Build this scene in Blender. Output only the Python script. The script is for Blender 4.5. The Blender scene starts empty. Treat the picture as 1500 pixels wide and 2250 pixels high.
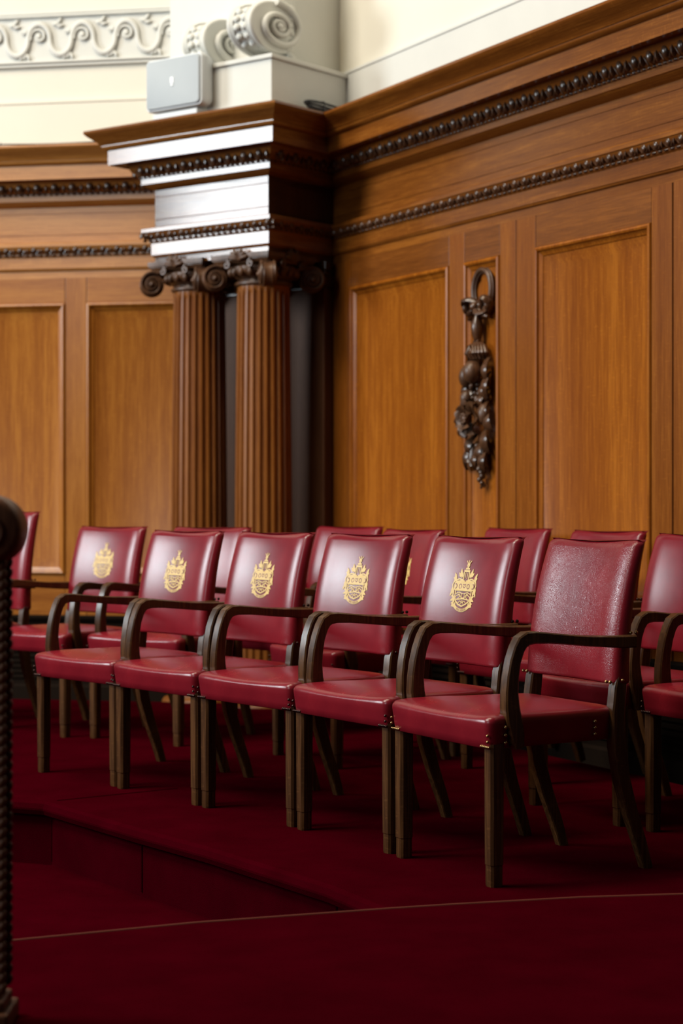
import bpy, math, random
from mathutils import Vector, Matrix
random.seed(7)
C = bpy.context.scene.collection
PI = math.pi
R = math.radians

# ------------------------------------------------------------------ camera, world, lights, exposure
cam_data = bpy.data.cameras.new('camera')
cam = bpy.data.objects.new('camera', cam_data)
C.objects.link(cam)
cam.location = (0, 0, 1.0)
cam.rotation_euler = (R(90), 0, 0)
cam_data.sensor_fit = 'VERTICAL'
cam_data.sensor_height = 36
cam_data.sensor_width = 24
cam_data.lens = 68.69
cam_data.shift_y = -14 / 2250
cam_data.clip_start = 0.05
cam_data.dof.use_dof = True
cam_data.dof.focus_distance = 5.7
cam_data.dof.aperture_fstop = 3.2
bpy.context.scene.camera = cam

world = bpy.data.worlds.new('world')
bpy.context.scene.world = world
world.use_nodes = True
world.node_tree.nodes['Background'].inputs[0].default_value = (0.95, 0.95, 1.0, 1)
world.node_tree.nodes['Background'].inputs[1].default_value = 0.022


def area(name, loc, target, sx, sy, power, col):
    d = bpy.data.lights.new(name, 'AREA')
    d.shape = 'RECTANGLE'
    d.size, d.size_y, d.energy, d.color = sx, sy, power, col
    o = bpy.data.objects.new(name, d)
    C.objects.link(o)
    o.location = loc
    o.rotation_euler = (Vector(target) - Vector(loc)).to_track_quat('-Z', 'Y').to_euler()
    return o


DAY = (0.86, 0.95, 1.0)
# tall windows on the left side of the chamber, clerestory and lay light above
area('window_light', (-9.0, 7.8, 3.65), (0, 7.8, 2.65), 2.4, 2.5, 510, DAY)
area('window_light', (-7.5, -0.5, 4.8), (-0.6, 9.0, 2.4), 2.6, 3.0, 190, DAY)
area('clerestory_light', (-6.5, 4.5, 8.5), (0.0, 8.2, 1.6), 3.0, 3.0, 820, (1.0, 0.93, 0.82))
area('ceiling_light', (-2.2, 6.6, 9.0), (-1.2, 7.2, 1.0), 3.0, 3.0, 330, (1.0, 0.84, 0.62))

vs = bpy.context.scene.view_settings
vs.view_transform = 'Standard'
vs.look = 'None'
vs.gamma = 1
vs.use_curve_mapping = False
vs.exposure = 0.1


# ------------------------------------------------------------------ materials
def new_mat(name):
    m = bpy.data.materials.new(name)
    m.use_nodes = True
    nt = m.node_tree
    b = nt.nodes['Principled BSDF']
    return m, nt, b


def ramp(nt, stops):
    r = nt.nodes.new('ShaderNodeValToRGB')
    el = r.color_ramp.elements
    while len(el) < len(stops):
        el.new(0.5)
    for e, (p, c) in zip(el, stops):
        e.position = p
        e.color = (*c, 1)
    return r


def noise(nt, vec, scale, detail=3, rough=0.55, dist=0.0):
    n = nt.nodes.new('ShaderNodeTexNoise')
    n.inputs['Scale'].default_value = scale
    n.inputs['Detail'].default_value = detail
    n.inputs['Roughness'].default_value = rough
    n.inputs['Distortion'].default_value = dist
    if vec is not None:
        nt.links.new(vec, n.inputs['Vector'])
    return n


def mapping(nt, scale, coord='Object', rot=(0, 0, 0)):
    t = nt.nodes.new('ShaderNodeTexCoord')
    m = nt.nodes.new('ShaderNodeMapping')
    m.inputs['Scale'].default_value = scale
    m.inputs['Rotation'].default_value = rot
    nt.links.new(t.outputs[coord], m.inputs['Vector'])
    return m.outputs[0]


def bump(nt, b, height, strength, dist=0.01):
    n = nt.nodes.new('ShaderNodeBump')
    n.inputs['Strength'].default_value = strength
    n.inputs['Distance'].default_value = dist
    nt.links.new(height, n.inputs['Height'])
    nt.links.new(n.outputs[0], b.inputs['Normal'])


def wood(name, dark, mid, light, axis='z', rough=0.30, figure=0.35, spec=0.5, grain=1.0):
    m, nt, b = new_mat(name)
    lo, hi = 0.55, 20.0
    sc = {'z': (hi, hi, lo), 'x': (lo, hi, hi), 'y': (hi, lo, hi)}[axis]
    v = mapping(nt, sc)
    n1 = noise(nt, v, 1.0 * grain, 4, 0.6, 0.15)
    sc2 = {'z': (170, 170, 7), 'x': (7, 170, 170), 'y': (170, 7, 170)}[axis]
    n2 = noise(nt, mapping(nt, sc2), 1.0, 2, 0.6)
    v3 = mapping(nt, {'z': (7, 7, 0.6), 'x': (0.6, 7, 7), 'y': (7, 0.6, 7)}[axis])
    n3 = noise(nt, v3, 1.0, 3, 0.6)
    mix = nt.nodes.new('ShaderNodeMath'); mix.operation = 'MULTIPLY_ADD'
    half = nt.nodes.new('ShaderNodeMath'); half.operation = 'MULTIPLY'
    nt.links.new(n1.outputs[0], half.inputs[0]); half.inputs[1].default_value = 0.6
    nf = noise(nt, mapping(nt, {'z': (34, 34, 120), 'x': (120, 34, 34), 'y': (34, 120, 34)}[axis]), 1.0, 2, 0.5, 0.4)
    fl = nt.nodes.new('ShaderNodeMapRange')           # medullary flecks
    fl.inputs['From Min'].default_value = 0.58; fl.inputs['From Max'].default_value = 0.74
    fl.inputs['To Max'].default_value = 0.10
    nt.links.new(nf.outputs[0], fl.inputs[0])
    h2 = nt.nodes.new('ShaderNodeMath'); h2.operation = 'ADD'
    nt.links.new(half.outputs[0], h2.inputs[0]); nt.links.new(fl.outputs[0], h2.inputs[1])
    nt.links.new(n2.outputs[0], mix.inputs[0]); mix.inputs[1].default_value = 0.6
    nt.links.new(h2.outputs[0], mix.inputs[2])
    mix2 = nt.nodes.new('ShaderNodeMath'); mix2.operation = 'MULTIPLY_ADD'
    nt.links.new(n3.outputs[0], mix2.inputs[0]); mix2.inputs[1].default_value = figure
    nt.links.new(mix.outputs[0], mix2.inputs[2])
    oi = nt.nodes.new('ShaderNodeObjectInfo')
    mix3 = nt.nodes.new('ShaderNodeMath'); mix3.operation = 'MULTIPLY_ADD'
    nt.links.new(oi.outputs['Random'], mix3.inputs[0]); mix3.inputs[1].default_value = 0.10
    nt.links.new(mix2.outputs[0], mix3.inputs[2])
    c = 0.66 + figure * 0.5
    r = ramp(nt, [(c - 0.31, dark), (c, mid), (min(1.0, c + 0.31), light)])
    r.color_ramp.interpolation = 'B_SPLINE'
    nt.links.new(mix3.outputs[0], r.inputs[0])
    nt.links.new(r.outputs[0], b.inputs['Base Color'])
    b.inputs['Roughness'].default_value = rough
    b.inputs['Specular IOR Level'].default_value = spec
    bump(nt, b, n2.outputs[0], 0.07, 0.002)
    return m


OAK_D, OAK_M, OAK_L = (0.10, 0.025, 0.003), (0.185, 0.053, 0.006), (0.26, 0.088, 0.012)
M = {}
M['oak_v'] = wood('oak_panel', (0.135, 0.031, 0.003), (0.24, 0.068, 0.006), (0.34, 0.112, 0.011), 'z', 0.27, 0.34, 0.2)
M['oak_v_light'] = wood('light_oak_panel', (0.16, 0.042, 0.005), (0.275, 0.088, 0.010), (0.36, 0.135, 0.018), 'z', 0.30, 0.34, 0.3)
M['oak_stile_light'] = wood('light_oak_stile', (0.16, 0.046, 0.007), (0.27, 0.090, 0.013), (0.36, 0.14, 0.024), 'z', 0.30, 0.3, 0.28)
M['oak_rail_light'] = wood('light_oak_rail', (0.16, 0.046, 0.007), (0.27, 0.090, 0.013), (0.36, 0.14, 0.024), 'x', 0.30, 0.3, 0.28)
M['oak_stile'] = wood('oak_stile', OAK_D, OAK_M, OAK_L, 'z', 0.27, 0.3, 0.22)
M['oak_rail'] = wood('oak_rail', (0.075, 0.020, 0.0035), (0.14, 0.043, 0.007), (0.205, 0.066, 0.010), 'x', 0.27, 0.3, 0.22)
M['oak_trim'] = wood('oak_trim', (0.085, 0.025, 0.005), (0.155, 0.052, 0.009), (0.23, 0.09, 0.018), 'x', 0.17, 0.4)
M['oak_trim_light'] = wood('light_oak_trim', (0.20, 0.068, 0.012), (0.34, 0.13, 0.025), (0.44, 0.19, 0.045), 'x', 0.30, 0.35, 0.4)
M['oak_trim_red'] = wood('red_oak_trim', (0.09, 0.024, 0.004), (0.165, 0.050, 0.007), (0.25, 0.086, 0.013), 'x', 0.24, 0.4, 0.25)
M['oak_column'] = wood('oak_column', (0.10, 0.028, 0.005), (0.18, 0.056, 0.009), (0.26, 0.095, 0.018), 'z', 0.40, 0.3, 0.25)
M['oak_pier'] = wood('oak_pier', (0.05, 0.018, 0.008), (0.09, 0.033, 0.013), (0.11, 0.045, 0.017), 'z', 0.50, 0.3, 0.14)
M['carved'] = wood('dark_carving_and_shade_oak', (0.024, 0.010, 0.004), (0.05, 0.021, 0.009), (0.10, 0.042, 0.018), 'z', 0.27, 0.4)  # dark carvings; on the cornice mouldings this tone is painted shade
M['capital'] = wood('carved_brown_oak', (0.03, 0.012, 0.005), (0.065, 0.028, 0.012), (0.12, 0.052, 0.022), 'z', 0.40, 0.4, 0.4)
M['chair_wood'] = wood('dark_chair_wood', (0.018, 0.0065, 0.002), (0.044, 0.017, 0.0055), (0.10, 0.042, 0.013), 'z', 0.30, 0.4, 0.4)
M['post_wood'] = wood('post_wood', (0.035, 0.011, 0.006), (0.07, 0.024, 0.011), (0.12, 0.046, 0.02), 'z', 0.42, 0.4, 0.2)


def leather(name, wrinkle):
    m, nt, b = new_mat(name)
    v = mapping(nt, (1, 1, 1))
    n = noise(nt, v, 5.0, 4, 0.6)
    r = ramp(nt, [(0.3, (0.135, 0.0058, 0.0125)), (0.7, (0.215, 0.0095, 0.017))])
    nt.links.new(n.outputs[0], r.inputs[0])
    nt.links.new(r.outputs[0], b.inputs['Base Color'])
    rr = nt.nodes.new('ShaderNodeMapRange')
    rr.inputs['To Min'].default_value = 0.22
    rr.inputs['To Max'].default_value = 0.31
    nt.links.new(n.outputs[0], rr.inputs[0])
    nt.links.new(rr.outputs[0], b.inputs['Roughness'])
    b.inputs['Specular IOR Level'].default_value = 0.42
    vo = nt.nodes.new('ShaderNodeTexVoronoi')
    vo.feature = 'DISTANCE_TO_EDGE'
    nw = noise(nt, v, 14.0, 3, 0.6)
    add = nt.nodes.new('ShaderNodeVectorMath'); add.operation = 'MULTIPLY_ADD'
    nt.links.new(nw.outputs['Color'], add.inputs[0])
    add.inputs[1].default_value = (0.03, 0.03, 0.012)
    nt.links.new(v, add.inputs[2])
    nt.links.new(add.outputs[0], vo.inputs['Vector'])
    vo.inputs['Scale'].default_value = 230 if wrinkle else 380
    cl = nt.nodes.new('ShaderNodeMapRange')
    cl.inputs['From Max'].default_value = 0.12
    nt.links.new(vo.outputs['Distance'], cl.inputs[0])
    big = noise(nt, v, 16.0, 3, 0.55)
    mixh = nt.nodes.new('ShaderNodeMath'); mixh.operation = 'MULTIPLY_ADD'
    nt.links.new(big.outputs[0], mixh.inputs[0]); mixh.inputs[1].default_value = 2.2 if wrinkle else 1.6
    nt.links.new(cl.outputs[0], mixh.inputs[2])
    bump(nt, b, mixh.outputs[0], 0.15 if wrinkle else 0.05, 0.003)
    return m


M['leather'] = leather('oxblood_leather', False)
M['leather_creased'] = leather('creased_oxblood_leather', True)


def plain(name, col, rough=0.5, metal=0.0, spec=0.5, var=0.0, scale=8.0, bmp=0.0, bscale=60):
    m, nt, b = new_mat(name)
    n = noise(nt, mapping(nt, (1, 1, 1)), scale, 4, 0.6)
    a = tuple(max(0, c * (1 - var)) for c in col)
    d = tuple(min(1, c * (1 + var)) for c in col)
    r = ramp(nt, [(0.3, a), (0.7, d)])
    nt.links.new(n.outputs[0], r.inputs[0])
    nt.links.new(r.outputs[0], b.inputs['Base Color'])
    b.inputs['Roughness'].default_value = rough
    b.inputs['Metallic'].default_value = metal
    b.inputs['Specular IOR Level'].default_value = spec
    if bmp:
        n2 = noise(nt, mapping(nt, (1, 1, 1)), bscale, 2, 0.5)
        bump(nt, b, n2.outputs[0], bmp, 0.004)
    return m


M['gold'] = plain('gold_stamping', (0.62, 0.42, 0.13), 0.45, 0.0, 0.5, 0.08, 30)
M['crest_red'] = plain('stamped_red', (0.16, 0.014, 0.022), 0.45)
M['carpet'] = plain('crimson_carpet', (0.034, 0.0002, 0.0024), 1.0, 0, 0.0, 0.16, 5, 0.5, 420)
M['brass'] = plain('aged_brass', (0.32, 0.21, 0.09), 0.32, 1.0)
M['dark_stud'] = plain('dark_bronze', (0.06, 0.035, 0.03), 0.3, 1.0)
M['cream'] = plain('cream_plaster', (0.66, 0.63, 0.54), 0.75, 0, 0.25, 0.03, 1.5, 0.05, 30)
M['white'] = plain('white_plaster', (0.575, 0.575, 0.535), 0.6, 0, 0.3, 0.03, 3, 0.05, 30)
M['speaker'] = plain('white_speaker_plastic', (0.60, 0.62, 0.62), 0.45)
M['grille'] = plain('pale_grey_grille', (0.36, 0.39, 0.41), 0.6, 0, 0.4, 0.02, 5, 0.2, 900)
M['plate'] = plain('white_plate', (0.85, 0.86, 0.86), 0.4)
M['cable'] = plain('black_cable', (0.01, 0.011, 0.013), 0.45)
M['nosing'] = plain('worn_edge_highlight', (0.11, 0.022, 0.012), 0.8, 0, 0.2)  # red-brown wear plus the edge's highlight put into the colour
M['void'] = plain('dark_grille_and_shade', (0.010, 0.006, 0.004), 1.0, 0, 0.05)  # dark grille, near-black also to paint the shade at the wall foot


# ------------------------------------------------------------------ mesh helpers
U = 1.1        # walls, pier, columns scaled up about the camera so back-row chairs fit
SC = U


class MB:
    def __init__(self):
        self.v, self.f, self.m = [], [], []

    def add(self, verts, faces, mi=0):
        o = len(self.v)
        self.v += [tuple(p) for p in verts]
        for f in faces:
            self.f.append(tuple(i + o for i in f))
            self.m.append(mi)
        return self

    def box(self, a, b, mi=0):
        x0, y0, z0 = a
        x1, y1, z1 = b
        vv = [(x0, y0, z0), (x1, y0, z0), (x1, y1, z0), (x0, y1, z0), (x0, y0, z1), (x1, y0, z1), (x1, y1, z1), (x0, y1, z1)]
        return self.add(vv, [(0, 3, 2, 1), (4, 5, 6, 7), (0, 1, 5, 4), (1, 2, 6, 5), (2, 3, 7, 6), (3, 0, 4, 7)], mi)

    def loft(self, rings, cap0=True, cap1=True, closed=True, mi=0):
        n = len(rings[0])
        vv = [p for r in rings for p in r]
        ff = []
        for i in range(len(rings) - 1):
            for j in range(n if closed else n - 1):
                k = (j + 1) % n
                ff.append((i * n + j, i * n + k, (i + 1) * n + k, (i + 1) * n + j))
        if cap0:
            ff.append(tuple(range(n - 1, -1, -1)))
        if cap1:
            ff.append(tuple((len(rings) - 1) * n + j for j in range(n)))
        return self.add(vv, ff, mi)

    def tube(self, pts, rad, seg=8, closed=False, flat=1.0, up=(0, 0, 1), mi=0):
        pts = [Vector(p) for p in pts]
        n = len(pts)
        rings = []
        up = Vector(up)
        for i, p in enumerate(pts):
            if closed:
                t = pts[(i + 1) % n] - pts[i - 1]
            else:
                t = pts[min(i + 1, n - 1)] - pts[max(i - 1, 0)]
            t.normalize()
            s = t.cross(up)
            if s.length < 1e-4:
                s = t.cross(Vector((0.3, 1, 0)))
            s.normalize()
            w = s.cross(t)
            r = rad[i] if isinstance(rad, (list, tuple)) else rad
            rings.append([p + s * (r * math.cos(a)) + w * (r * flat * math.sin(a)) for a in [2 * PI * k / seg for k in range(seg)]])
        if closed:
            rings.append(rings[0])
            return self.loft(rings, False, False, True, mi)
        return self.loft(rings, True, True, True, mi)

    def ball(self, c, r, seg=10, rin=7, rot=None, mi=0):
        c = Vector(c)
        r = (r, r, r) if not isinstance(r, (tuple, list)) else r
        rings = []
        for i in range(rin + 1):
            th = PI * i / rin
            th = min(max(th, 0.04), PI - 0.04)
            ring = []
            for j in range(seg):
                ph = 2 * PI * j / seg
                q = Vector((r[0] * math.sin(th) * math.cos(ph), r[1] * math.sin(th) * math.sin(ph), -r[2] * math.cos(th)))
                if rot is not None:
                    q = rot @ q
                ring.append(c + q)
            rings.append(ring)
        return self.loft(rings, mi=mi)

    def lathe(self, prof, seg=32, c=(0, 0), mi=0, cap0=True, cap1=True):
        rings = [[(c[0] + r * math.cos(2 * PI * k / seg), c[1] + r * math.sin(2 * PI * k / seg), z) for k in range(seg)] for r, z in prof]
        return self.loft(rings, cap0, cap1, True, mi)

    def build(self, name, mat, parent=None, matrix=None, smooth=35, bevel=0.0, subsurf=0):
        me = bpy.data.meshes.new(name)
        me.from_pydata([(x * SC, y * SC, z * SC) for x, y, z in self.v], [], self.f)
        mats = mat if isinstance(mat, (list, tuple)) else [mat]
        for mm in mats:
            me.materials.append(mm)
        if len(mats) > 1:
            me.polygons.foreach_set('material_index', self.m)
        me.validate()
        me.update()
        if smooth:
            me.shade_smooth()
            me.set_sharp_from_angle(angle=R(smooth))
        o = bpy.data.objects.new(name, me)
        C.objects.link(o)
        if matrix is not None:
            o.matrix_world = matrix
        if parent is not None:
            o.parent = parent
        if bevel:
            bv = o.modifiers.new('bevel', 'BEVEL')
            bv.width = bevel
            bv.segments = 2
            bv.limit_method = 'ANGLE'
            bv.angle_limit = R(40)
        if subsurf:
            s = o.modifiers.new('subdivision', 'SUBSURF')
            s.levels = s.render_levels = subsurf
        return o


def tag(o, label=None, cat=None, group=None, kind=None):
    if label: o['label'] = label
    if cat: o['category'] = cat
    if group: o['group'] = group
    if kind: o['kind'] = kind
    return o


def empty(name, matrix):
    o = bpy.data.objects.new(name, None)
    o.empty_display_size = 0.1
    C.objects.link(o)
    o.matrix_world = matrix
    return o


def struct(o, label=None, cat=None):
    return tag(o, label, cat, None, 'structure')


# ------------------------------------------------------------------ plan of the room (unscaled, from image coordinates; camera at the origin looking along +Y)
def V2(x, y): return Vector((x, y))


LT = V2(0.983, -0.182).normalized()           # along the left wall
RT = V2(0.459, -0.888).normalized()           # along the right wall
PHI = R(38)
UL = V2(-math.cos(PHI), math.sin(PHI))        # along the pier front, to the left
UB = V2(math.sin(PHI), math.cos(PHI))         # into the pier
L0 = V2(-0.921, 9.55)                         # a point on the left wall
R0 = V2(-0.021, 9.04)                         # a point on the right wall
PC = V2(-0.326, 8.70)                         # right front corner of the pier
PL = PC + UL * 0.69                           # left front corner of the pier


def isect(p, d, q, e):
    den = d.x * e.y - d.y * e.x
    t = ((q.x - p.x) * e.y - (q.y - p.y) * e.x) / den
    return p + d * t


PA = isect(PL, UB, L0, LT)                    # pier meets the left wall
PB = isect(PC, UB, R0, RT)                    # pier meets the right wall
PK = isect(L0, LT, R0, RT)                    # corner of the two walls behind the pier
WL = L0 - LT * 3.4
WR = R0 + RT * 6.2


def frame(p, t, z=0.0, k=U):
    """place of a wall: local x along it, local y into it; plan and heights scaled by k about the camera"""
    n = V2(-t.y, t.x)
    return Matrix(((t.x, n.x, 0, p.x * k), (t.y, n.y, 0, p.y * k), (0, 0, 1, (1 - k) + z * k), (0, 0, 0, 1)))


ROOM = Matrix.Translation((0, 0, 1 - U))  # height offset of the room's scaling about the camera


def up(x, y, z): return Matrix.Translation((x * U, y * U, z * U))


def local(mat, p):
    return mat.inverted() @ Vector((p.x, p.y, 0))


FL_, FR_ = frame(L0, LT), frame(R0, RT)
FP = frame(PL, -UL)                            # pier frame: x from its left corner, y into the pier


# ------------------------------------------------------------------ carpeted floors
SC = 1.0
def slab(pts, z0, z1, name, mat, nose=0.0):
    mb = MB()
    rings = []
    cen = sum((Vector((p[0], p[1])) for p in pts), Vector((0, 0))) / len(pts)
    mb.loft([[(p[0], p[1], z0) for p in pts], [(p[0], p[1], z1) for p in pts]])
    return mb.build(name, mat, smooth=0, bevel=nose)


edge = [(-4.6, 8.05), (-1.111, 6.63), (-1.006, 6.585), (-0.646, 6.05), (-0.40, 5.705), (-0.039, 5.13), (0.097, 4.84), (0.30, 4.46), (0.62, 3.9)]
back = [(3.3, 2.4), (3.3, 2.6), (2.95, 3.5), (1.9, 5.6), (0.2, 9.2), (-0.5, 9.9), (-4.6, 10.7)]
tread = slab(edge + back, -0.050, 0.0, 'tread', M['carpet'], 0.022)
stage = slab([(x + 0.028, y + 0.018) for x, y in edge] + back, -0.215, -0.045, 'floor', M['carpet'])
tread.parent = stage
struct(stage, 'raised carpeted platform the chairs stand on', 'floor')
pit = slab([(-5, -1), (4, -1), (4, 9), (-5, 9)], -0.36, -0.215, 'floor', M['carpet'])
struct(pit, 'lower red carpet floor below the step', 'floor')
arc = [(-3.5, 2.6), (-2.2, 3.62), (-1.35, 4.12), (-0.744, 4.433), (-0.3445, 4.621), (0.1224, 4.785), (0.283, 4.835), (0.60, 4.92), (0.868, 4.962), (1.4, 5.0), (1.9, 4.98)]
fore = slab(arc + [(2.6, 3.4), (3.6, 1.0), (3.6, -0.8), (-3.5, -0.8)], -0.215, 0.014, 'floor', M['carpet'], 0.010)
struct(fore, 'nearest carpeted step across the bottom', 'floor')
# worn nosing along the front step's far edge, its paler colour painting the highlight
mb = MB()
mb.tube([(x, y + 0.002, 0.0115) for x, y in arc], 0.0045, 8)
mb.build('step_nosing', M['nosing'], fore)
# seams of the carpet on the step: thin folded joints
for (x, y, dx, dy, ln) in ((-1.006, 6.588, 0.8, 0.6, 0.50), (-0.646, 6.052, 0.85, 0.53, 0.0), (-0.039, 5.132, 0.85, 0.53, 0.0)):
    mb = MB()
    d = Vector((dx, dy, 0)).normalized()
    p = Vector((x + 0.028, y + 0.018, 0)) - d * 0.002
    pts = [p + Vector((0, 0, -0.20)), p + Vector((0, 0, -0.05))]
    mb.tube(pts, 0.004, 6)
    if ln:
        mb.tube([p + d * 0.02 + Vector((0, 0, 0.000)), p + d * ln], 0.0035, 6)
    sm = mb.build('carpet_seam', M['carpet'], stage)

# ------------------------------------------------------------------ entablature
SC = U
Z = 1.0
PROFILE = [(-0.06, 1.742), (0.235, 1.739), (0.236, 1.729), (0.232, 1.722), (0.222, 1.712), (0.206, 1.700), (0.192, 1.688), (0.183, 1.678),
           (0.180, 1.673), (0.176, 1.673), (0.176, 1.668), (0.172, 1.660), (0.164, 1.654), (0.157, 1.651), (0.155, 1.651), (0.155, 1.584),
           (0.150, 1.584), (0.147, 1.588), (0.095, 1.588), (0.090, 1.578), (0.080, 1.556), (0.062, 1.536), (0.052, 1.530), (0.052, 1.522),
           (0.046, 1.522), (0.046, 1.495), (0.040, 1.493), (0.034, 1.486), (0.018, 1.478), (0.010, 1.474), (0.004, 1.472), (0.0, 1.470), (0.0, 1.440), (-0.003, 1.439), (-0.003, 1.437), (0.0, 1.436),
           (0.0, 1.335), (-0.003, 1.334), (-0.003, 1.332), (0.0, 1.331),
           (0.0, 1.298), (0.044, 1.291), (0.046, 1.288), (0.046, 1.272), (0.042, 1.271), (0.036, 1.256), (0.024, 1.242), (0.020, 1.239), (0.020, 1.229),
           (0.016, 1.226), (0.013, 1.222), (0.013, 1.168), (0.010, 1.166), (0.008, 1.160), (0.002, 1.156), (0.0, 1.155), (0.0, 1.121), (-0.03, 1.121)]
PATH = [WL, PA, PL, PC, PB, WR]


def offs(i, p):
    """plan point of path vertex i pushed p into the room, mitred"""
    def nrm(a, b):
        t = (b - a).normalized()
        return t, V2(t.y, -t.x)
    if i == 0:
        t, n = nrm(PATH[0], PATH[1]); return PATH[0] + n * p
    if i == len(PATH) - 1:
        t, n = nrm(PATH[-2], PATH[-1]); return PATH[-1] + n * p
    t0, n0 = nrm(PATH[i - 1], PATH[i]); t1, n1 = nrm(PATH[i], PATH[i + 1])
    return isect(PATH[i] + n0 * p, t0, PATH[i] + n1 * p, t1)


SEG = ['left wall', 'left end of the pier', 'front of the pier', 'right return of the pier', 'right wall']
trim_no = 0


def eggs(mb, x0, x1, pitch, p, z, rx, ry, rz, beads=None):
    n = max(1, int((x1 - x0) / pitch))
    st = (x1 - x0) / n
    for k in range(n):
        x = x0 + st * (k + 0.5)
        mb.ball((x, -p, z), (rx, ry, rz), 8, 6)
        for s in (-1, 1):                         # frame around the egg
            pts = [(x + s * rx * 1.35, -p - ry * 0.35, z + rz * 1.0), (x + s * rx * 1.45, -p - ry * 0.2, z), (x + s * rx * 0.7, -p + ry * 0.2, z - rz * 1.05)]
            mb.tube(pts, rx * 0.2, 5)
        mb.ball((x + st / 2, -p, z - rz * 0.2), (rx * 0.28, ry * 0.9, rz * 0.95), 6, 5)
    if beads:
        bp, bz, br, bpitch = beads
        n = max(1, int((x1 - x0) / bpitch))
        st = (x1 - x0) / n
        for k in range(n):
            mb.ball((x0 + st * (k + 0.5), -bp, bz), (st * 0.40, br, br), 6, 5)


for i in range(5):
    a, b = PATH[i], PATH[i + 1]
    fm = frame(a, (b - a).normalized(), Z)
    inv = frame(a, (b - a).normalized(), Z, 1).inverted()
    r0 = [inv @ Vector((*offs(i, p), Z + z)) for p, z in PROFILE]
    r1 = [inv @ Vector((*offs(i + 1, p), Z + z)) for p, z in PROFILE]
    mb = MB()
    mb.loft([r0, r1], False, False, False)
    trim_no += 1
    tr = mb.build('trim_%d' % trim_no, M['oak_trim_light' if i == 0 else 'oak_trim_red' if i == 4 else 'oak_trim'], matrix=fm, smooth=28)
    struct(tr, 'oak entablature with cornice and frieze along the ' + SEG[i], 'trim')
    ln = (b - a).length
    lo = -0.045 if i in (2, 3) and False else 0.0
    ext0 = 0.03 if i == 1 else (-0.06 if i in (0,) else 0)
    x0 = {0: 0.0, 1: 0.07, 2: -0.06, 3: -0.06, 4: 0.03}[i]
    x1 = {0: ln - 0.05, 1: ln + 0.06, 2: ln + 0.06, 3: ln - 0.03, 4: ln}[i]
    me_ = MB()
    eggs(me_, x0, x1, 0.088, 0.076, 1.557, 0.021, 0.017, 0.026, beads=(0.053, 1.526, 0.0055, 0.030))
    eg = me_.build('egg_moulding', M['carved'], tr, matrix=None, smooth=60)  # same oak as the trim, darkened to paint the shade under the corona
    me_ = MB()
    eggs(me_, x0, x1, 0.070, 0.034, 1.257, 0.016, 0.010, 0.016, beads=(0.023, 1.2335, 0.005, 0.035))
    me_.build('leaf_moulding', M['carved'], tr, matrix=None, smooth=60)  # darkened here too, shade put into the colour

# soffit under the pier's projecting entablature and its hidden core
mb = MB()
ends = [PL, PC, PB, PK, PA]
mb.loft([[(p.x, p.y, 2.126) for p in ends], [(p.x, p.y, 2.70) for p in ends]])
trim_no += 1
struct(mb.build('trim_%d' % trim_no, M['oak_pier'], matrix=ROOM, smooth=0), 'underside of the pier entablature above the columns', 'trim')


# ------------------------------------------------------------------ panelled walls
def panel(mb, x0, x1, z0, z1):
    prof = [(0.0, 0.0), (0.003, -0.007), (0.010, -0.010), (0.017, -0.007), (0.020, 0.002), (0.028, 0.006), (0.036, 0.010), (0.038, 0.014), (0.080, 0.030)]
    rings = []
    for ins, y in prof:
        rings.append([(x0 + ins, y, z0 + ins), (x1 - ins, y, z0 + ins), (x1 - ins, y, z1 - ins), (x0 + ins, y, z1 - ins)])
    mb.loft(rings, False, True)


def panelled(wall, fm, cols, zb, zt, ztop, stiles, rails, tone=''):
    """cols: panel x-ranges; stiles: x-ranges; rails: x-ranges of top and bottom rails"""
    for (a, b) in stiles:
        mb = MB().box((a + 0.0014, 0.0, zb - 0.20), (b - 0.0014, 0.03, ztop))
        o = mb.build('stile', M['oak_stile' + tone], wall, smooth=0, bevel=0.0015)
    for (a, b) in rails:
        mb = MB().box((a + 0.0014, 0.0006, zt), (b - 0.0014, 0.03, ztop))
        mb.build('rail', M['oak_rail' + tone], wall, smooth=0, bevel=0.0015)
        mb = MB().box((a + 0.0014, 0.0006, zb - 0.20), (b - 0.0014, 0.03, zb))
        mb.build('rail', M['oak_rail' + tone], wall, smooth=0, bevel=0.0015)
    for (a, b) in cols:
        mb = MB()
        panel(mb, a, b, zb, zt)
        mb.build('panel', M['oak_v' + tone], wall, smooth=30)


def skirting(wall, a, b, ztop):
    mb = MB()
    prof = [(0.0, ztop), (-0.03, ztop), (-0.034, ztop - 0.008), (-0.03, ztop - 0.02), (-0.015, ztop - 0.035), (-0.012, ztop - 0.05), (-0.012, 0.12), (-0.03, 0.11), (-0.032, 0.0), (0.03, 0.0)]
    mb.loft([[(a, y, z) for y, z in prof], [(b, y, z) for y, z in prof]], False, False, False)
    mb.build('skirting', M['void'], wall, smooth=28)  # shade behind the chairs is put into this near-black colour
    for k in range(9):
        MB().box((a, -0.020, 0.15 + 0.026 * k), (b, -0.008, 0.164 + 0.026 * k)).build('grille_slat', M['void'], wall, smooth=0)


def wall_base(name, fm, a, b, label):
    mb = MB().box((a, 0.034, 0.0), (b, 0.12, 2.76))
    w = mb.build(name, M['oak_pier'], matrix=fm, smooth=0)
    return struct(w, label, 'wall')


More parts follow.
